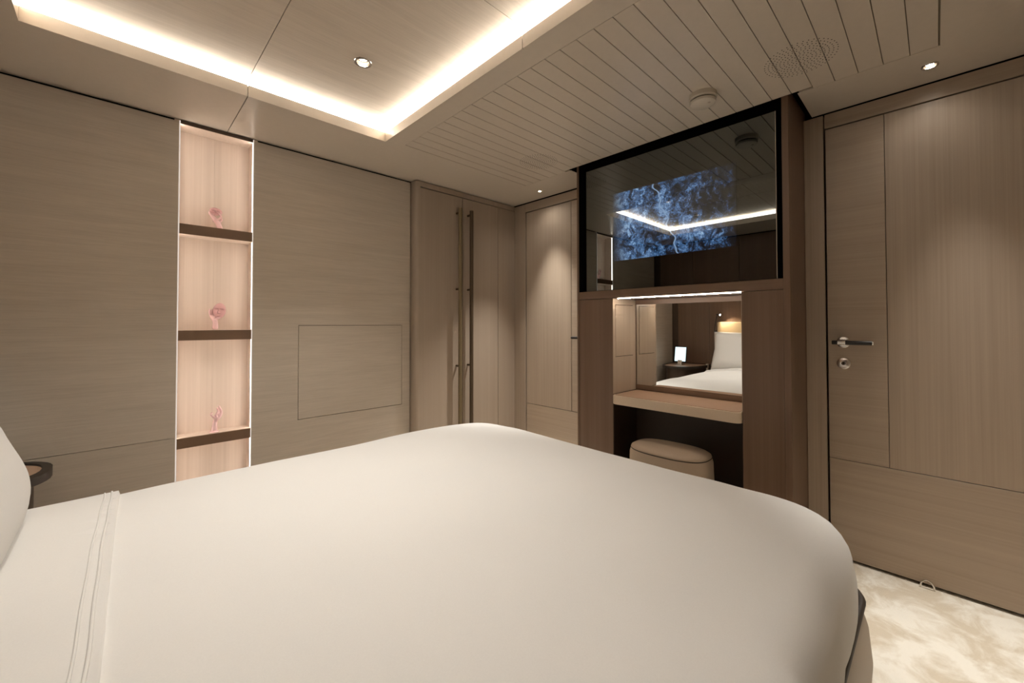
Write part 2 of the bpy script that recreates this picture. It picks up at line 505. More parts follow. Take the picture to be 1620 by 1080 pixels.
# ------------------------------------------------------------------ ceiling
CE = struct('ceiling', B((XB-.1, -0.34, YR-.1, 2.62, ZC+.03, ZC+.06), (1.16, 2.10, YR-.1, 2.62, ZC+.006, ZC+.03),
                         (2.09, 2.135, YR-.1, 0.405, ZC+.006, ZC+.03), (2.09, 2.135, 1.655, 2.62, ZC+.006, ZC+.03),
                         (XB-.1, 2.6, YR-.1, 2.62, ZC+.20, ZC+.22)), 'groove')
CX0, CX1, CY0, CY1 = -0.245, 1.0545, -0.022, 2.0965
SX, SY = 0.4055, 1.037            # panel joints
g = 0.0015
T = ZC+.022
PEND, PY0 = 1.157, -0.018
PITCHP = 0.0742
NPL = 28
PY1 = PY0+NPL*PITCHP
def soffit(*bx): return obj('soffit_panel', B(*bx), 'lacquer', CE)
soffit((XB, SX-g, CY1+.012, 2.573, ZC, T))
soffit((SX+g, CX1+.012, CY1+.012, 2.573, ZC, T), (CX1+.012, PEND, YR, 2.573, ZC, T), (PEND, 2.131, PY1+.0015, 2.573, ZC, T),
       *holed(2.131, 2.436, 1.6515, 2.573, ZC, T, [(2.292, 2.070, .0172)]))
soffit((XB, CX0-.012, YR, CY1+.012, ZC, T))
soffit((CX0-.012, CX1+.012, YR, CY0-.012, ZC, T))
soffit(*holed(2.131, 2.428, YR, 0.409, ZC, T, [(2.271, 0.005, .0205)]), (PEND+.004, 2.132, YR, PY0-.004, ZC, T))
for i in range(NPL):
    y0, y1 = PY0+i*PITCHP+.0013, PY0+(i+1)*PITCHP-.0013
    xe = 2.1105 if (y1 > 0.409 and y0 < 1.6515) else 2.1295
    obj('ceiling_plank', B((PEND+.0018, xe, y0, y1, ZC, ZC+.0055), bevel=.0005, seg=1), 'lacquer', CE)
# dark recess the cabinet rises into
obj('recess_lining', B((2.108, 2.113, 0.404, 1.656, ZC+.002, ZC+.20), (2.112, 2.47, 0.404, 0.409, ZC+.002, ZC+.2), (2.112, 2.47, 1.651, 1.656, ZC+.002, ZC+.2),
                       (2.108, 2.47, .404, 1.656, ZC+.19, ZC+.2)), 'black', CE)
# coffer lips
BEDSPOTS = ((0.080, 0.42), (0.080, 1.655), (0.731, 0.42), (0.731, 1.655))
LZ = ZC+.0505
ZP = ZC+.0905
obj('cove_lip', B((CX0-.012, SX-g, CY1, CY1+.012, ZC, LZ)), 'lacquer', CE)
obj('cove_lip', B((SX+g, CX1+.012, CY1, CY1+.012, ZC, LZ)), 'lacquer', CE)
obj('cove_lip', B((CX1, CX1+.012, SY+g, CY1, ZC, LZ)), 'lacquer', CE)
obj('cove_lip', B((CX1, CX1+.012, CY0, SY-g, ZC, LZ)), 'lacquer', CE)
obj('cove_lip', B((CX0-.012, CX1+.012, CY0-.012, CY0, ZC, LZ)), 'lacquer', CE)
obj('cove_lip', B((CX0-.012, CX0, CY0, CY1, ZC, LZ)), 'lacquer', CE)
PO = 0.07
for x0, x1 in ((CX0-PO, SX+.005), (SX+.0075, CX1+PO)):
    for y0, y1 in ((CY0-PO, SY+.010), (SY+.0125, CY1+PO)):
        hl = [(hx, hy, .0275) for hx, hy in BEDSPOTS if x0 < hx < x1 and y0 < hy < y1]
        obj('coffer_panel', B(*holed(x0, x1, y0, y1, ZP, ZP+.02, hl)), 'coffer_cloth', CE)
obj('cove_ledge', B((CX0-PO, CX1+PO, CY1+.012, CY1+PO, LZ-.006, LZ-.0005), (CX0-PO, CX1+PO, CY0-PO, CY0-.012, LZ-.006, LZ-.0005),
                    (CX1+.012, CX1+PO, CY0-.012, CY1+.012, LZ-.006, LZ-.0005), (CX0-PO, CX0-.012, CY0-.012, CY1+.012, LZ-.006, LZ-.0005)), 'lacquer', CE)
obj('cove_back', B((CX0-PO, CX0-PO+.01, CY0-PO, CY1+PO, LZ, ZP), (CX1+PO-.01, CX1+PO, CY0-PO, CY1+PO, LZ, ZP),
                   (CX0-PO, CX1+PO, CY0-PO, CY0-PO+.01, LZ, ZP), (CX0-PO, CX1+PO, CY1+PO-.01, CY1+PO, LZ, ZP)), 'lacquer', CE)
cv = thing('cove_light', ((CX0+CX1)/2, (CY0+CY1)/2, LZ), 'continuous warm white cove light around the raised ceiling panel above the bed', 'cove light')
e0, e1 = .050, .056
obj('led_strip', B((CX0-e0, CX1+e0, CY1+e0, CY1+e1, LZ, ZP-.002)), 'cove_led', cv)
obj('led_strip', B((CX0-e0, CX1+e0, CY0-e1, CY0-e0, LZ, ZP-.002)), 'cove_led', cv)
obj('led_strip', B((CX1+e0, CX1+e1, CY0-e0, CY1+e0, LZ, ZP-.002)), 'cove_led', cv)
obj('led_strip', B((CX0-e1, CX0-e0, CY0-e0, CY1+e0, LZ, ZP-.002)), 'cove_led', cv)

u0, u1, uz = .028, .046, LZ
obj('led_tape', B((CX0-u0, CX1+u0, CY1+u0, CY1+u1, uz, uz+.001)), 'cove_up', cv)
obj('led_tape', B((CX0-u0, CX1+u0, CY0-u1, CY0-u0, uz, uz+.001)), 'cove_up', cv)
obj('led_tape', B((CX1+u0, CX1+u1, CY0-u0, CY1+u0, uz, uz+.001)), 'cove_up', cv)
obj('led_tape', B((CX0-u1, CX0-u0, CY0-u0, CY1+u0, uz, uz+.001)), 'cove_up', cv)
# ---------------- recessed downlights
def downlight(x, y, z, label, power=SPOT_W, r=0.026, angle=75, blend=1.0, aim=(0, 0, -1), spill=0.0, depth=.0155):
    t = thing('downlight', (x, y, z), label, 'downlight', 'recessed ceiling downlights')
    q = r*.70
    auto_smooth(obj('trim_ring', lathe([(q, z+.0005), (q, z-.0020), (r*.80, z-.0035), (r*.95, z-.0030), (r, z)], (x, y, 0), 40), 'steel', t))
    auto_smooth(obj('baffle', lathe([(q, z), (q*.92, z+depth+.002), (0, z+depth+.002)], (x, y, 0), 40), 'bronze_bar', t))
    auto_smooth(obj('lens', lathe([(0, z+depth-.0005), (q*.66, z+depth), (q*.66, z+depth+.0017), (0, z+depth+.0017)], (x, y, 0), 32), 'lamp_lens', t))
    for nm, pw, ang in (('downlight_bulb', power, angle), ('downlight_spill', spill, 140)):
        if not pw: continue
        ld = bpy.data.lights.new(nm, 'SPOT')
        ld.energy = pw
        ld.color = WARM
        ld.spot_size = math.radians(ang)
        ld.spot_blend = blend
        ld.shadow_soft_size = 0.018
        lo = bpy.data.objects.new(nm, ld)
        COL.objects.link(lo)
        lo.parent = t
        lo.location = (0, 0, -.022)
        lo.rotation_euler = Vector(aim if nm == 'downlight_bulb' else (0, 0, -1)).to_track_quat('-Z', 'Y').to_euler()
    return t
for xx, yy, pw, lab in ((0.731, 1.655, 39, 'chrome-rimmed downlight in the raised ceiling panel above the bed'),
                        (0.731, 0.42, 10, 'added unseen downlight in the raised ceiling panel above the near foot corner of the bed'),  # this and the following rows: unseen lamps added to brighten the bed
                        (0.080, 1.655, 14, 'added unseen downlight in the raised ceiling panel above the nightstand side pillows'),
                        (0.080, 0.42, 17, 'added unseen downlight in the raised ceiling panel above the pillows away from the nightstand')):
    downlight(xx, yy, ZP, lab, r=0.036, power=pw, angle=96)
downlight(2.271, 0.005, ZC, 'small downlight in the ceiling in front of the wide door', power=105, spill=0.9, angle=57, aim=(-.23, -.13, -1), depth=.004)
downlight(2.292, 2.070, ZC, 'small downlight in the ceiling corner by the wardrobe', power=125, spill=1.9, r=0.022, angle=64, aim=(-.18, -.05, -1), depth=.004)

# ---------------- ceiling speakers and smoke detector
def speaker(x, y, label):
    t = thing('ceiling_speaker', (x, y, ZC), label, 'speaker', 'perforated ceiling speakers')
    bm = bmesh.new()
    for ring in range(10):
        n = 1 if ring == 0 else 6*ring
        if ring > 7: n = 44
        for k in range(n):
            a = 2*pi*k/n + ring*.3
            rr = ring*.0127
            cx, cy = x+rr*math.cos(a), y+rr*math.sin(a)
            vs2 = [bm.verts.new((cx+.0022*math.cos(q*pi/3), cy+.0022*math.sin(q*pi/3), zz)) for zz in (ZC-.0003, ZC+.0004) for q in range(6)]
            bm.faces.new(vs2[:6])
            for q in range(6):
                bm.faces.new((vs2[q], vs2[(q+1) % 6], vs2[6+(q+1) % 6], vs2[6+q]))
    o = obj('perforations', bm, 'black', t)
    o['kind'] = 'stuff'
speaker(1.858, 0.348, 'round perforated ceiling speaker beside the wide door')
speaker(1.873, 1.702, 'round perforated ceiling speaker near the wardrobe corner')
sd = thing('smoke_detector', (1.842, 0.700, ZC), 'round white smoke detector on the planked ceiling above the television', 'smoke detector')
auto_smooth(obj('base', lathe([(0, ZC), (.056, ZC), (.056, ZC-.018), (.052, ZC-.023), (0, ZC-.023)], (1.842, .7, 0), 48), 'plastic_white', sd))
auto_smooth(obj('neck', lathe([(.046, ZC-.022), (.046, ZC-.029)], (1.842, .7, 0), 48), 'dark_piping', sd))
auto_smooth(obj('cover', lathe([(0, ZC-.028), (.051, ZC-.028), (.053, ZC-.031), (.051, ZC-.040), (.044, ZC-.045), (0, ZC-.046)], (1.842, .7, 0), 48), 'plastic_white', sd))
auto_smooth(obj('indicator', lathe([(0, ZC-.0475), (.005, ZC-.0475), (.005, ZC-.045), (0, ZC-.045)], (1.842-.005, .672, 0), 16), 'tan_metal', sd))

# ------------------------------------------------------------------ vanity cabinet with television
XF = 2.128
cb = thing('vanity_cabinet', (2.28, 1.02, 0), 'walnut vanity cabinet with mirrored desk niche below the television', 'cabinet')
CYA, CYB = 0.4435, 1.602
NY0, NY1 = 0.6405, 1.3425
XM = 2.400
obj('side_panel', B((XF, 2.47, CYA, CYA+.027, 0, 2.135), bevel=.002), 'walnut_v', cb)
obj('side_panel', B((XF, 2.47, CYB-.014, CYB, 0, 2.135), bevel=.001), 'walnut_v', cb)
obj('front_panel', B((XF+.003, 2.415, CYA+.027, NY0, 0, 1.2395), bevel=.001, seg=1), 'walnut_v', cb)
obj('front_panel', B((XF+.003, 2.415, NY1, CYB-.014, 0, 1.2395), bevel=.001, seg=1), 'walnut_v', cb)
obj('rail', B((XF+.003, 2.415, CYA+.027, CYB-.014, 1.2415, 1.290), bevel=.001, seg=1), 'walnut_h', cb)
obj('recess_shade_strip', B((XF+.004, 2.24, CYB-.0165, CYB-.0142, 1.290, 2.135)), 'black', cb)  # black strip added over the walnut to paint in the recess shade
obj('recess_back', B((2.24, 2.41, CYA+.027, CYB-.014, 1.290, 2.135)), 'black', cb)
obj('niche_back', B((XM+.004, 2.43, NY0, NY1, 0.617, 1.2395)), 'walnut_h', cb)
obj('kneehole_back', B((XM+.002, 2.43, NY0, NY1, 0, 0.617)), 'kneehole_shade', cb)  # back under the desk, with the shade put into its colour
obj('kneehole_shade_sheet', B((XF+.006, XM+.002, NY1-.003, NY1-.0002, 0, 0.616)), 'kneehole_shade', cb)  # thin dark sheets added on both sides as painted shade
obj('kneehole_shade_sheet', B((XF+.006, XM+.002, NY0+.0002, NY0+.003, 0, 0.616)), 'kneehole_shade', cb)
obj('back_ledge', B((XM-.006, XM+.004, NY0, NY1, 0.674, 0.703)), 'walnut_h', cb)
obj('mirror_top_strip', B((XM-.004, XM+.004, NY0, NY1, 1.2105, 1.2395)), 'walnut_h', cb)
lp = obj('niche_door', B((2.1585, 2.3595, NY1-.004, NY1-.0002, 0.8925, 1.202), bevel=.001, seg=1), 'veneer_v', cb)
obj('niche_seam', B((2.150, 2.366, NY1-.0010, NY1-.0001, 0.885, 1.210)), 'black', cb)
obj('niche_lining', B((2.1315, XM-.007, NY1-.0022, NY1-.0002, 0.672, 0.8895), (2.1315, 2.1565, NY1-.0022, NY1-.0002, 0.8895, 1.239),
                      (2.3615, XM-.007, NY1-.0022, NY1-.0002, 0.8895, 1.239), (2.1565, 2.3615, NY1-.0022, NY1-.0002, 1.2045, 1.239)), 'veneer_v', cb)
obj('niche_lining', B((2.1315, XM-.007, NY0+.0002, NY0+.0022, 0.672, 1.239)), 'veneer_v', cb)
obj('mirror', B((XM, XM+.004, NY0+.001, NY1-.003, 0.703, 1.2105)), 'mirror', cb)
obj('led_strip', B((2.1385, 2.1435, NY0+.004, NY1-.03, 1.2365, 1.2395)), 'desk_led', cb)
# desk top
def rrect(x0, x1, y0, y1, r, n=8):
    """rounded at the two x0 corners"""
    p = [(x1, y0)]
    p += [(x0+r-r*math.sin(pi/2*i/n), y0+r-r*math.cos(pi/2*i/n)) for i in range(n+1)]
    p += [(x0+r-r*math.cos(pi/2*i/n), y1-r+r*math.sin(pi/2*i/n)) for i in range(n+1)]
    p += [(x1, y1)]
    return p
dk = auto_smooth(obj('desk_top', prism(rrect(2.1080, XM-.007, NY0+.004, NY1+.006-.0085, .028), .6170, .6680, bevel=.0035, seg=3), 'desk_leather', cb))
auto_smooth(obj('writing_pad', prism(rrect(2.1195, XM-.008, NY0+.014, NY1-.012, .020), .6680, .6702, bevel=.0008, seg=1), 'leather_top', dk))

# ---------------- television
tv = thing('television', (2.17, 1.02, 1.292), 'frameless mirror-glass television showing a blue river map', 'television')
GY0, GY1, GZ0, GZ1 = 0.4975, 1.5365, 1.2925, 2.0535
obj('glass_panel', B((2.140, 2.146, GY0, GY1, GZ0, GZ1), bevel=.0006, seg=1), 'tv_glass', tv)
obj('screen', B((2.1392, 2.140, 0.660, 1.345, 1.462, 1.865)), 'tv_picture', tv)
obj('housing', B((2.146, 2.235, GY0+.01, GY1-.01, GZ0+.01, GZ1-.01)), 'black', tv)
obj('edge_strip', B((2.139, 2.146, GY0-.0022, GY0-.0002, GZ0, GZ1)), 'tan_metal', tv)

# ---------------- stool
st = thing('stool', (2.12, 0.96, 0), 'oval beige leather stool tucked under the vanity desk', 'stool')
def oval(cx, cy, a, b, n=64, e=2.6):
    out = []
    for i in range(n):
        t = 2*pi*i/n
        c, s = math.cos(t), math.sin(t)
        out.append((cx+a*math.copysign(abs(c)**(2/e), c), cy+b*math.copysign(abs(s)**(2/e), s)))
    return out
def loft(cx, cy, prof, a, b, n=64, e=2.6):
    """prof: (scale inset, z) rings on an oval plan"""
    bm = bmesh.new()
    rings = []
    for ins, z in prof:
        rings.append([bm.verts.new((x, y, z)) for x, y in oval(cx, cy, a-ins, b-ins, n, e)])
    for p, q in zip(rings, rings[1:]):
        for i in range(n):
            bm.faces.new((p[i], p[(i+1) % n], q[(i+1) % n], q[i]))
    bm.faces.new(rings[0][::-1])
    bm.faces.new(rings[-1])
    return bm
SXC, SYC, SA, SB = 2.105, 0.985, 0.142, 0.212
ZS = 0.445
auto_smooth(obj('body', loft(SXC, SYC, [(.05, .02), (.03, .03), (.012, .08), (.0, .18), (.0, .27), (.004, ZS-.050), (.010, ZS-.028)], SA, SB), 'stool_leather', st), 60)
auto_smooth(obj('seat', loft(SXC, SYC, [(.013, ZS-.028), (.010, ZS-.024), (.013, ZS-.016), (.025, ZS-.008), (.05, ZS-.002), (.09, ZS), (.125, ZS+.001)], SA, SB), 'stool_leather', st), 60)
bm = tube([(x, y, ZS-.0275) for x, y in oval(SXC, SYC, SA-.0105, SB-.0105)]+[(oval(SXC, SYC, SA-.0105, SB-.0105)[0][0], oval(SXC, SYC, SA-.0105, SB-.0105)[0][1], ZS-.0275)], .0025, 6, cap=False)
auto_smooth(obj('piping', bm, 'dark_piping', st), 60)
auto_smooth(obj('foot_ring', loft(SXC, SYC, [(.06, 0), (.06, .02)], SA, SB), 'dark_piping', st), 60)

# ------------------------------------------------------------------ bed
BX0, BX1, BY0, BY1 = -0.66, 1.525, 0.140, 1.845
bcx, bcy = (BX0+BX1)/2, (BY0+BY1)/2
ba, bb = (BX1-BX0)/2, (BY1-BY0)/2
def plan(t, n):
    c, s = math.cos(t), math.sin(t)
    return (math.copysign(abs(c)**(2/n), c), math.copysign(abs(s)**(2/n), s))
def angs(N):
    """angles spaced evenly along the rounded rectangle"""
    M = 20000
    pts = [plan(2*pi*i/M, 14.0) for i in range(M+1)]
    L = [0]
    for p, q in zip(pts, pts[1:]): L.append(L[-1]+math.hypot((p[0]-q[0])*ba, (p[1]-q[1])*bb))
    out, j = [], 0
    for k in range(N):
        s = L[-1]*k/N
        while L[j+1] < s: j += 1
        out.append(2*pi*j/M)
    return out
def bed_cover(off, zt, crown, r, zlow, wr, n=14.0, N=300):
    """padded cover over the mattress: crowned top, rounded shoulder, sides to zlow"""
    bm = bmesh.new()
    A = angs(N)
    rings = []
    K = [0.06, .14, .22, .30, .38, .46, .54, .62, .69, .76, .82, .87, .91, .945, .975, 1.0]
    spec = [(k, 0, 0) for k in K]                     # top, k of the flat part
    for i in range(1, 9):
        a = pi/2*i/8
        spec.append((1.0, a, 0))
    H = zt-r-zlow
    for i in range(1, 9):
        spec.append((1.0, pi/2, H*i/8))
    for k, a, d in spec:
        rg = []
        for t in A:
            px, py = plan(t, n)
            ex, ey = (ba+off-r)*k, (bb+off-r)*k
            # outward direction in plan
            nx, ny = math.copysign(abs(px)**13, px)/ba, math.copysign(abs(py)**13, py)/bb
            ln = math.hypot(nx, ny) or 1
            nx, ny = nx/ln, ny/ln
            x = bcx+px*ex + nx*r*math.sin(a)
            y = bcy+py*ey + ny*r*math.sin(a)
            z = zt - crown*(k**2.4 if a == 0 else 1.0) - r*(1-math.cos(a)) - d
            bul = 0
            if d: bul = .012*math.sin(pi*min(1, d/H)) - .02*(d/H)**2
            x += nx*bul; y += ny*bul
            f = 1.0 if a == 0 else max(0.3, 1-a)
            p = Vector((x*1.5+y*.9, y*1.9-x*.6, z*.6))
            dz = wr*(noise.noise(p*1.1)*.9 + noise.noise(p*2.3+Vector((5, 1, 2)))*.8 + noise.noise(p*4.3+Vector((1, 7, 2)))*.22)
            z += dz*f
            z += f*.0045*math.exp(-((x-.07)/.07)**2)*noise.noise(Vector((x*9, y*13, 3.3)))
            if a > .6:
                q = Vector((x*9, y*9, z*1.2))
                s2 = .006*noise.noise(q)
                x += nx*s2; y += ny*s2
            rg.append(bm.verts.new((x, y, z)))
        rings.append(rg)
    c = bm.verts.new((bcx, bcy, zt))
    for i in range(N):
        bm.faces.new((c, rings[0][i], rings[0][(i+1) % N]))
    for p, q in zip(rings, rings[1:]):
        for i in range(N):
            bm.faces.new((p[i], q[i], q[(i+1) % N], p[(i+1) % N]))
    return bm

bed = thing('bed', (bcx, bcy, 0), 'large double bed with beige leather base and tan headboard', 'bed')
def rplan(x0, x1, y0, y1, r, n=10):
    p = []
    for cx, cy, a0 in ((x1-r, y1-r, 0), (x0+r, y1-r, pi/2), (x0+r, y0+r, pi), (x1-r, y0+r, 1.5*pi)):
        p += [(cx+r*math.cos(a0+pi/2*i/n), cy+r*math.sin(a0+pi/2*i/n)) for i in range(n+1)]
    return p
def rloft(x0, x1, y0, y1, r, prof, closed=True):
    bm = bmesh.new()
    rings = [[bm.verts.new((x, y, z)) for x, y in rplan(x0+i, x1-i, y0+i, y1-i, max(.01, r-i))] for i, z in prof]
    n = len(rings[0])
    for p, q in zip(rings, rings[1:]):
        for k in range(n): bm.faces.new((p[k], p[(k+1) % n], q[(k+1) % n], q[k]))
    bm.faces.new(rings[0][::-1]); bm.faces.new(rings[-1])
    return bm
FX0, FX1, FY0, FY1 = -0.675, 1.545, 0.125, 1.865
auto_smooth(obj('base', rloft(FX0, FX1, FY0, FY1, .13, [(.05, .0), (.03, .03), (.006, .12), (.0, .20), (.008, .29), (.024, .345)]), 'base_leather', bed), 60)
rim = rplan(FX0+.022, FX1-.022, FY0+.022, FY1-.022, .11)
auto_smooth(obj('rim_piping', tube([(x, y, .352) for x, y in rim]+[(rim[0][0], rim[0][1], .352)], .010, 8, cap=False), 'dark_piping', bed), 60)
auto_smooth(obj('corner_seam', tube([(FX1-.13+(.13-i_)*.7071, FY0+.13-(.13-i_)*.7071, z) for i_, z in [(.024, .343), (.008, .29), (0, .2), (.006, .12), (.03, .03)]], .0025, 6), 'dark_piping', bed), 60)
hb = obj('headboard', B((XB+.002, -0.688, 0.06, 1.94, 0.10, 1.112), bevel=.018, seg=4), 'headboard_leather', bed)
auto_smooth(hb)
auto_smooth(obj('mattress', rloft(BX0+.02, BX1-.07, BY0+.06, BY1-.06, .12, [(.03, .34), (.0, .37), (.0, .48), (.03, .515)]), 'cotton', bed), 60)

dv = obj('duvet', bed_cover(0.0, 0.598, 0.040, 0.078, 0.352, 0.010), 'cotton', smooth=True)
tag(dv, 'smooth white duvet spread over the whole bed', 'duvet')
def folded(off, xcut, xend):
    bm = bed_cover(off, 0.598+off, 0.040, 0.078, 0.38, 0.010)
    bmesh.ops.bisect_plane(bm, geom=bm.verts[:]+bm.edges[:]+bm.faces[:], plane_co=(xcut, 1.54, 0), plane_no=(1, -0.025, 0), clear_outer=True)
    bmesh.ops.bisect_plane(bm, geom=bm.verts[:]+bm.edges[:]+bm.faces[:], plane_co=(xend, 0, 0), plane_no=(-1, 0, 0), clear_outer=True)
    # roll the cut edge down on to the duvet
    ed = [v for v in bm.verts if v.is_boundary and v.co.x > xend+.05 and v.co.z > .40]
    r = bmesh.ops.extrude_edge_only(bm, edges=[e for e in bm.edges if e.is_boundary and all(v in ed for v in e.verts)])
    for v in [q for q in r['geom'] if isinstance(q, bmesh.types.BMVert)]:
        v.co.x += .004
        v.co.z -= off+.004
    return bm
fb = obj('fold', folded(.010, 0.004, -.62), 'cotton', dv, smooth=True)
# twin raised seams along the fold
def ridge(xc, rad):
    pts = []
    bmr = bed_cover(.0105, 0.6085, 0.040, 0.078, 0.38, 0.010)
    from mathutils.bvhtree import BVHTree
    bv = BVHTree.FromBMesh(bmr)
    for i in range(90):
        y = BY0+.02+(BY1-BY0-.04)*i/89
        x = xc+.025*(y-1.54)+.0012*math.sin(y*9)+.0008*math.sin(y*23)
        h = bv.ray_cast(Vector((x, y, 2)), Vector((0, 0, -1)))
        if h[0] is not None: pts.append(h[0])
    bmr.free()
    return tube(pts, rad, 8)
auto_smooth(obj('seam', ridge(-.010, .0028), 'cotton', dv), 60)
auto_smooth(obj('seam', ridge(-.026, .0022), 'cotton', dv), 60)

# ---------------- pillows
def pillow(loc, w_, h_, t_, lean, yaw, label, seed):
    bm = bmesh.new()
    N = 36
    def sheet(sgn):
        g_ = []
        for i in range(N+1):
            row = []
            for j in range(N+1):
                u, v = -1+2*i/N, -1+2*j/N
                th = (max(0, 1-abs(u)**2.6)*max(0, 1-abs(v)**2.6))**.38
                # pulled-in sides, pointed corners
                x = u*w_/2*(1-.06*(1-abs(u*v))*(abs(u)) + .0)
                z = v*h_/2*(1-.06*(1-abs(u*v))*(abs(v)))
                nn = noise.noise(Vector((u*2.1+seed, v*2.1, sgn)))*.05 + noise.noise(Vector((u*6+seed, v*6, sgn*2)))*.018*(1-th*.4)
                y = sgn*t_/2*th*(1+nn*1.2)
                if sgn > 0 and (i in (0, N) or j in (0, N)):
                    row.append(None)
                else:
                    row.append(bm.verts.new((y, x, z)))
            g_.append(row)
        return g_
    a = sheet(-1)
    b = sheet(1)
    for i in range(N+1):
        for j in range(N+1):
            if b[i][j] is None: b[i][j] = a[i][j]
    for g_, fl in ((a, 1), (b, 0)):
        for i in range(N):
            for j in range(N):
                q = [g_[i][j], g_[i+1][j], g_[i+1][j+1], g_[i][j+1]]
                bm.faces.new(q if fl else q[::-1])
    bmesh.ops.rotate(bm, verts=bm.verts[:], matrix=Matrix.Rotation(-lean, 3, 'Y'))
    bmesh.ops.rotate(bm, verts=bm.verts[:], matrix=Matrix.Rotation(yaw, 3, 'Z'))
    bmesh.ops.translate(bm, verts=bm.verts[:], vec=Vector(loc))
    o = obj('pillow', bm, 'cotton', smooth=True)
    tag(o, label, 'pillow', 'white pillows against the headboard')
    return o
pillow((-0.305, 1.44, 0.757), 0.82, 0.46, 0.25, math.radians(22), 0.0, 'plump white pillow in front, on the nightstand side of the bed', 1)
pillow((-0.540, 1.55, 0.778), 0.78, 0.44, 0.13, math.radians(16), 0.0, 'white pillow leaning on the headboard behind the front one, nightstand side', 4)
pillow((-0.310, 0.50, 0.812), 0.76, 0.44, 0.20, math.radians(22), 0.0, 'plump white pillow in front, on the side of the bed away from the nightstand', 7)
pillow((-0.545, 0.44, 0.808), 0.76, 0.44, 0.12, math.radians(16), 0.0, 'white pillow leaning on the headboard behind the front one, away from the nightstand', 9)

# ---------------- nightstand, tablet, reading lamp
ns = thing('nightstand', (-.5, 2.28, 0), 'dark D-shaped nightstand with tray top beside the bed', 'nightstand')
NC, NW, NXF = 2.285, 0.245, -0.165
def dplan(ins, n=28):
    p = [(XB+.004, NC-NW+ins)]
    for i in range(n+1):
        a = -pi/2+pi*i/n
        c, s = math.cos(a), math.sin(a)
        p.append((XB+.10+(NXF-XB-.10-ins)*abs(c)**.75, NC+(NW-ins)*math.copysign(abs(s)**.85, s)))
    p.append((XB+.004, NC+NW-ins))
    return p
ZN = 0.555
auto_smooth(obj('body', prism(dplan(.045), .10, ZN-.026, bevel=.004), 'bronze_dark', ns))
auto_smooth(obj('plinth', prism(dplan(.08), .0, .10), 'dark_piping', ns))
bm = bmesh.new()
o_, i_ = dplan(0), dplan(.026)
N_ = len(o_)
V = [[bm.verts.new((x, y, z)) for x, y in p] for p, z in ((o_, ZN-.026), (o_, ZN+.004), (i_, ZN+.006), (i_, ZN-.006), )]
for p, q in zip(V, V[1:]):
    for k in range(N_): bm.faces.new((p[k], p[(k+1) % N_], q[(k+1) % N_], q[k]))
bm.faces.new(V[0][::-1])
auto_smooth(obj('tray_rim', bm, 'dark_piping', ns))
auto_smooth(obj('top', prism(dplan(.0262), ZN-.010, ZN-.002), 'leather_top', ns))
for s in (-1, 1):
    auto_smooth(obj('post', B((XB+.10, XB+.14, NC+s*(NW-.010)-.012, NC+s*(NW-.010)+.012, 0, ZN+.02), bevel=.006, seg=3), 'tan_metal', ns))

tb = thing('tablet', (-.50, 2.33, ZN-.002), 'small tablet with a glowing pale blue screen on a stand', 'tablet')
def tilted(bm, piv, ang):
    bmesh.ops.rotate(bm, verts=bm.verts[:], cent=piv, matrix=Matrix.Rotation(ang, 3, 'Y'))
    return bm
ty = 2.335
pv = Vector((-.50, ty, ZN+.035))
fr = obj('frame', tilted(B((-.512, -.500, ty-.080, ty+.080, ZN+.035, ZN+.240), bevel=.004), pv, -math.radians(10)), 'black_leather', tb)
obj('screen', tilted(B((-.4998, -.499, ty-.071, ty+.071, ZN+.045, ZN+.230)), pv, -math.radians(10)), 'tablet_glow', tb)
obj('stand', tilted(B((-.515, -.495, ty-.030, ty+.030, ZN, ZN+.060), bevel=.003), pv, -math.radians(10)), 'steel', tb)
obj('stand_foot', B((-.56, -.46, ty-.045, ty+.045, ZN-.002, ZN+.006), bevel=.002), 'steel', tb)

rl = thing('reading_lamp', (-.72, 1.90, 1.0), 'thin black reading lamp with a small bright head above the headboard corner', 'lamp')
auto_smooth(obj('wall_mount', lathe([(0, XB), (.02, XB), (.02, XB+.012), (0, XB+.012)], (0, 1.975, .98), 24, 'X'), 'black_leather', rl))
auto_smooth(obj('stem', tube([(XB+.012, 1.975, .98), (-.70, 1.972, .99), (-.675, 1.955, 1.08), (-.655, 1.925, 1.19)], .004, 8), 'black_leather', rl))
auto_smooth(obj('head', tube([(-.66, 1.93, 1.205), (-.645, 1.885, 1.200)], .010, 14), 'black_leather', rl))
auto_smooth(obj('lens', tube([(-.645, 1.885, 1.200), (-.644, 1.881, 1.1995)], .0085, 14), 'lamp_lens', rl))
ll = bpy.data.lights.new('reading_lamp_bulb', 'SPOT')
ll.energy = 4.0
ll.color = (1, .80, .55)
ll.spot_size = math.radians(100)
ll.spot_blend = .7
ll.shadow_soft_size = .01
lo = bpy.data.objects.new('reading_lamp_bulb', ll)
COL.objects.link(lo)
lo.parent = rl
lo.location = Vector((-.640, 1.872, 1.198))-Vector((-.72, 1.90, 1.0))
lo.rotation_euler = Vector((-.25, -.35, -.6)).to_track_quat('-Z', 'Y').to_euler()

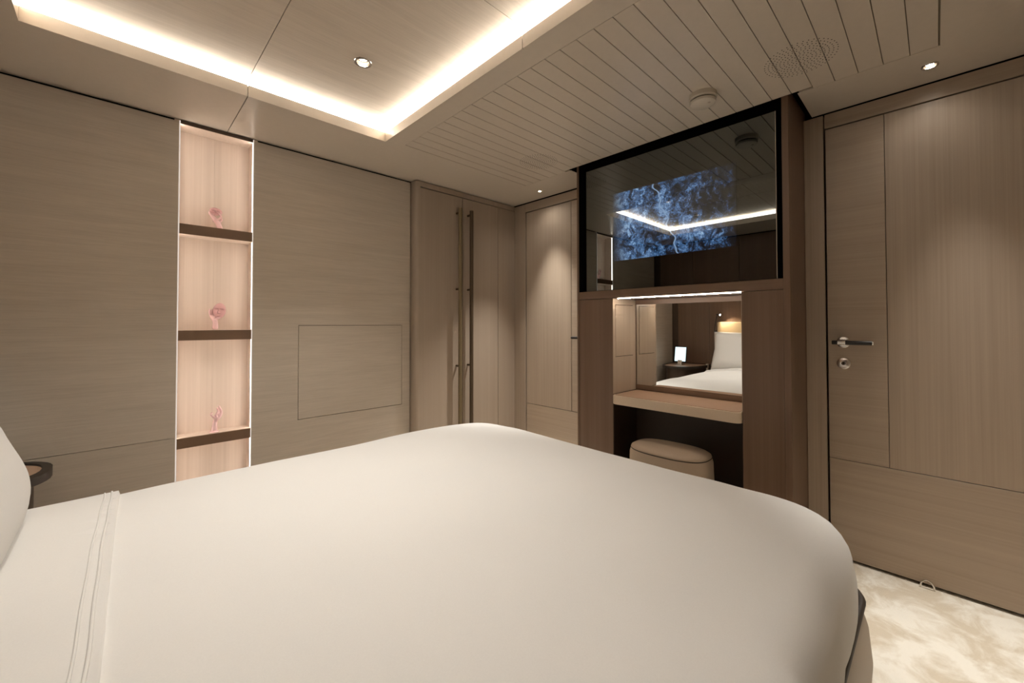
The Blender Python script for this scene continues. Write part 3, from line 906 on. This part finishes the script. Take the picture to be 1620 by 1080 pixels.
# ------------------------------------------------------------------ sculptures in the niche
def blob(chains, sub=2):
    """continuous skinned body: list of chains of ((x,y,z), radius); chains start on an index of the vertex list"""
    verts, edges, rad = [], [], []
    for start, ch in chains:
        prev = start
        for p, r in ch:
            verts.append(p); rad.append(r)
            k = len(verts)-1
            if prev is not None: edges.append((prev, k))
            prev = k
    me = bpy.data.meshes.new('skin')
    me.from_pydata(verts, edges, [])
    o = bpy.data.objects.new('skin', me)
    COL.objects.link(o)
    md = o.modifiers.new('s', 'SKIN')
    o.modifiers.new('d', 'SUBSURF').levels = sub
    for i, sv in enumerate(me.skin_vertices[0].data):
        sv.radius = (rad[i], rad[i])
        sv.use_root = (i == 0)
    dg = bpy.context.evaluated_depsgraph_get()
    ev = bpy.data.meshes.new_from_object(o.evaluated_get(dg))
    bpy.data.objects.remove(o)
    bm = bmesh.new()
    bm.from_mesh(ev)
    bpy.data.meshes.remove(ev)
    return bm
def face_mask(c, w_, h_, d_, rz, rx, prof_only=False):
    """thin oval mask with brow, eyes, nose and lips; faces -Y"""
    bm = bmesh.new()
    N = 60
    rows = []
    for i in range(N+1):
        v = -1+2*i/N
        row = []
        for j in range(N+1):
            u = -1+2*j/N
            # disc mapping of the square, chin narrower
            x = u*math.sqrt(max(0, 1-v*v/2)); z = v*math.sqrt(max(0, 1-u*u/2))
            wd_ = w_/2*(1-.22*max(0, -z)**1.5)
            r2 = min(1, x*x+z*z)
            y = -d_*math.sqrt(max(0, 1-r2*.97))
            g2 = lambda x0, z0, sx, sz: math.exp(-((x-x0)/sx)**2-((z-z0)/sz)**2)
            f_ = w_*.20
            y += f_*(.62*g2(.40, .17, .24, .10)+.62*g2(-.40, .17, .24, .10))       # eye sockets
            y -= f_*(.34*g2(.40, .13, .17, .055)+.34*g2(-.40, .13, .17, .055))     # lids
            y -= f_*(.24*g2(.40, .32, .30, .06)+.24*g2(-.40, .32, .30, .06))       # brow
            y -= f_*(.95*g2(0, -.16, .13, .12)+.60*g2(0, .06, .085, .18))          # nose
            y += f_*.35*g2(0, -.33, .30, .05)
            y -= f_*(.42*g2(0, -.45, .22, .045)+.46*g2(0, -.58, .18, .05))         # lips
            y += f_*.34*g2(0, -.515, .26, .020)
            y += f_*.25*g2(0, -.70, .22, .05)
            y -= f_*.30*g2(0, -.84, .20, .09)                                        # chin
            row.append(bm.verts.new((x*wd_, y, z*h_/2)))
        rows.append(row)
    for i in range(N):
        for j in range(N):
            bm.faces.new((rows[i][j], rows[i][j+1], rows[i+1][j+1], rows[i+1][j]))
    bmesh.ops.solidify(bm, geom=bm.faces[:], thickness=.004)
    bmesh.ops.rotate(bm, verts=bm.verts[:], matrix=Matrix.Rotation(rx, 3, 'Y'))
    bmesh.ops.rotate(bm, verts=bm.verts[:], matrix=Matrix.Rotation(rz, 3, 'Z'))
    bmesh.ops.translate(bm, verts=bm.verts[:], vec=Vector(c))
    return bm
def at(o, pts): return [((o[0]+x, o[1]+y, o[2]+z), r) for x, y, z, r in pts]

# lower sculpture: raised hand, fingertips pinched together, a second hand folded behind
O = (0.373, 2.600, 0.532)
t = thing('hand_sculpture', O, 'pink sculpture of a raised hand with pinched fingers on the lowest lit shelf', 'sculpture', 'pink sculptures in the niche')
bm = blob([(None, at(O, [(-.004, 0, 0, .0165), (-.003, 0, .03, .0125), (.0, 0, .056, .0105), (.008, 0, .070, .0145), (.018, 0, .083, .0135)])),
           (4, at(O, [(.026, -.004, .096, .0055), (.024, -.007, .110, .0047), (.016, -.009, .126, .0042), (.013, -.010, .134, .0036)])),
           (4, at(O, [(.022, .006, .099, .0055), (.020, .003, .116, .0047), (.014, -.002, .132, .0040)])),
           (4, at(O, [(.016, .012, .098, .0052), (.012, .012, .112, .0044), (.008, .006, .122, .0038)])),
           (3, at(O, [(-.006, -.010, .077, .0066), (-.016, -.013, .085, .0056), (-.022, -.013, .096, .0048), (-.012, -.014, .103, .0044)])),
           (3, at(O, [(.0, -.012, .086, .0055), (.006, -.014, .099, .0046), (.011, -.013, .112, .0038)]))])
obj('hand', bm, 'pink_resin', t, smooth=True)
auto_smooth(obj('foot_plate', lathe([(0, 0.5322), (.021, .5322), (.021, .5362), (.019, .538), (0, .538)], (O[0]-.004, O[1], 0), 32), 'pink_resin', t))

# middle sculpture: hand holding up a face
O = (0.378, 2.634, 1.058)
t = thing('face_sculpture', O, 'pink sculpture of a hand holding up an oval face on the middle lit shelf', 'sculpture', 'pink sculptures in the niche')
bm = blob([(None, at(O, [(-.006, 0, 0, .0175), (-.004, 0, .022, .0135), (-.004, 0, .042, .0115), (-.010, 0, .055, .0130), (-.016, -.002, .066, .0120)])),
           (4, at(O, [(-.027, -.004, .078, .0058), (-.030, -.006, .094, .0046), (-.030, -.006, .110, .0034)])),
           (4, at(O, [(-.021, .004, .080, .0056), (-.020, .006, .095, .0046), (-.016, .008, .108, .0036)])),
           (4, at(O, [(-.014, .010, .078, .0055), (-.008, .016, .090, .0045), (.002, .016, .098, .0038)])),
           (3, at(O, [(.000, -.010, .058, .0062), (.008, -.015, .062, .0052), (.016, -.016, .066, .0044)])),
           (4, at(O, [(-.012, .013, .072, .0052), (-.002, .018, .078, .0044), (.008, .018, .084, .0036)]))])
obj('hand', bm, 'pink_resin', t, smooth=True)
obj('face', face_mask((O[0]+.012, O[1]-.004, O[2]+.099), .058, .086, .018, math.radians(-18), math.radians(8)), 'pink_resin', t, smooth=True)

# upper sculpture: hand cupping a tilted face fragment
O = (0.392, 2.634, 1.5825)
t = thing('tilted_hand_sculpture', O, 'pink sculpture of a tilted hand cupping a face fragment on the top lit shelf', 'sculpture', 'pink sculptures in the niche')
bm = blob([(None, at(O, [(.000, 0, 0, .0170), (-.006, 0, .022, .0135), (-.014, 0, .040, .0120), (-.022, 0, .054, .0140), (-.030, 0, .066, .0125)])),
           (4, at(O, [(-.042, -.002, .076, .0058), (-.050, -.004, .086, .0050), (-.050, -.006, .096, .0042)])),
           (4, at(O, [(-.040, .006, .080, .0056), (-.046, .006, .092, .0048), (-.040, .004, .102, .0040)])),
           (4, at(O, [(-.034, .012, .080, .0055), (-.038, .014, .094, .0046), (-.030, .012, .104, .0038)])),
           (3, at(O, [(-.008, -.010, .060, .0064), (.000, -.014, .072, .0055), (-.004, -.014, .084, .0046), (-.013, -.012, .090, .0040)])),
           (2, at(O, [(-.002, .008, .048, .0055), (.006, .008, .060, .0048), (.002, .004, .072, .0040)]))])
obj('hand', bm, 'pink_resin', t, smooth=True)
obj('face_fragment', face_mask((O[0]-.022, O[1]-.004, O[2]+.098), .056, .040, .012, math.radians(-10), math.radians(12)), 'pink_resin', t, smooth=True)
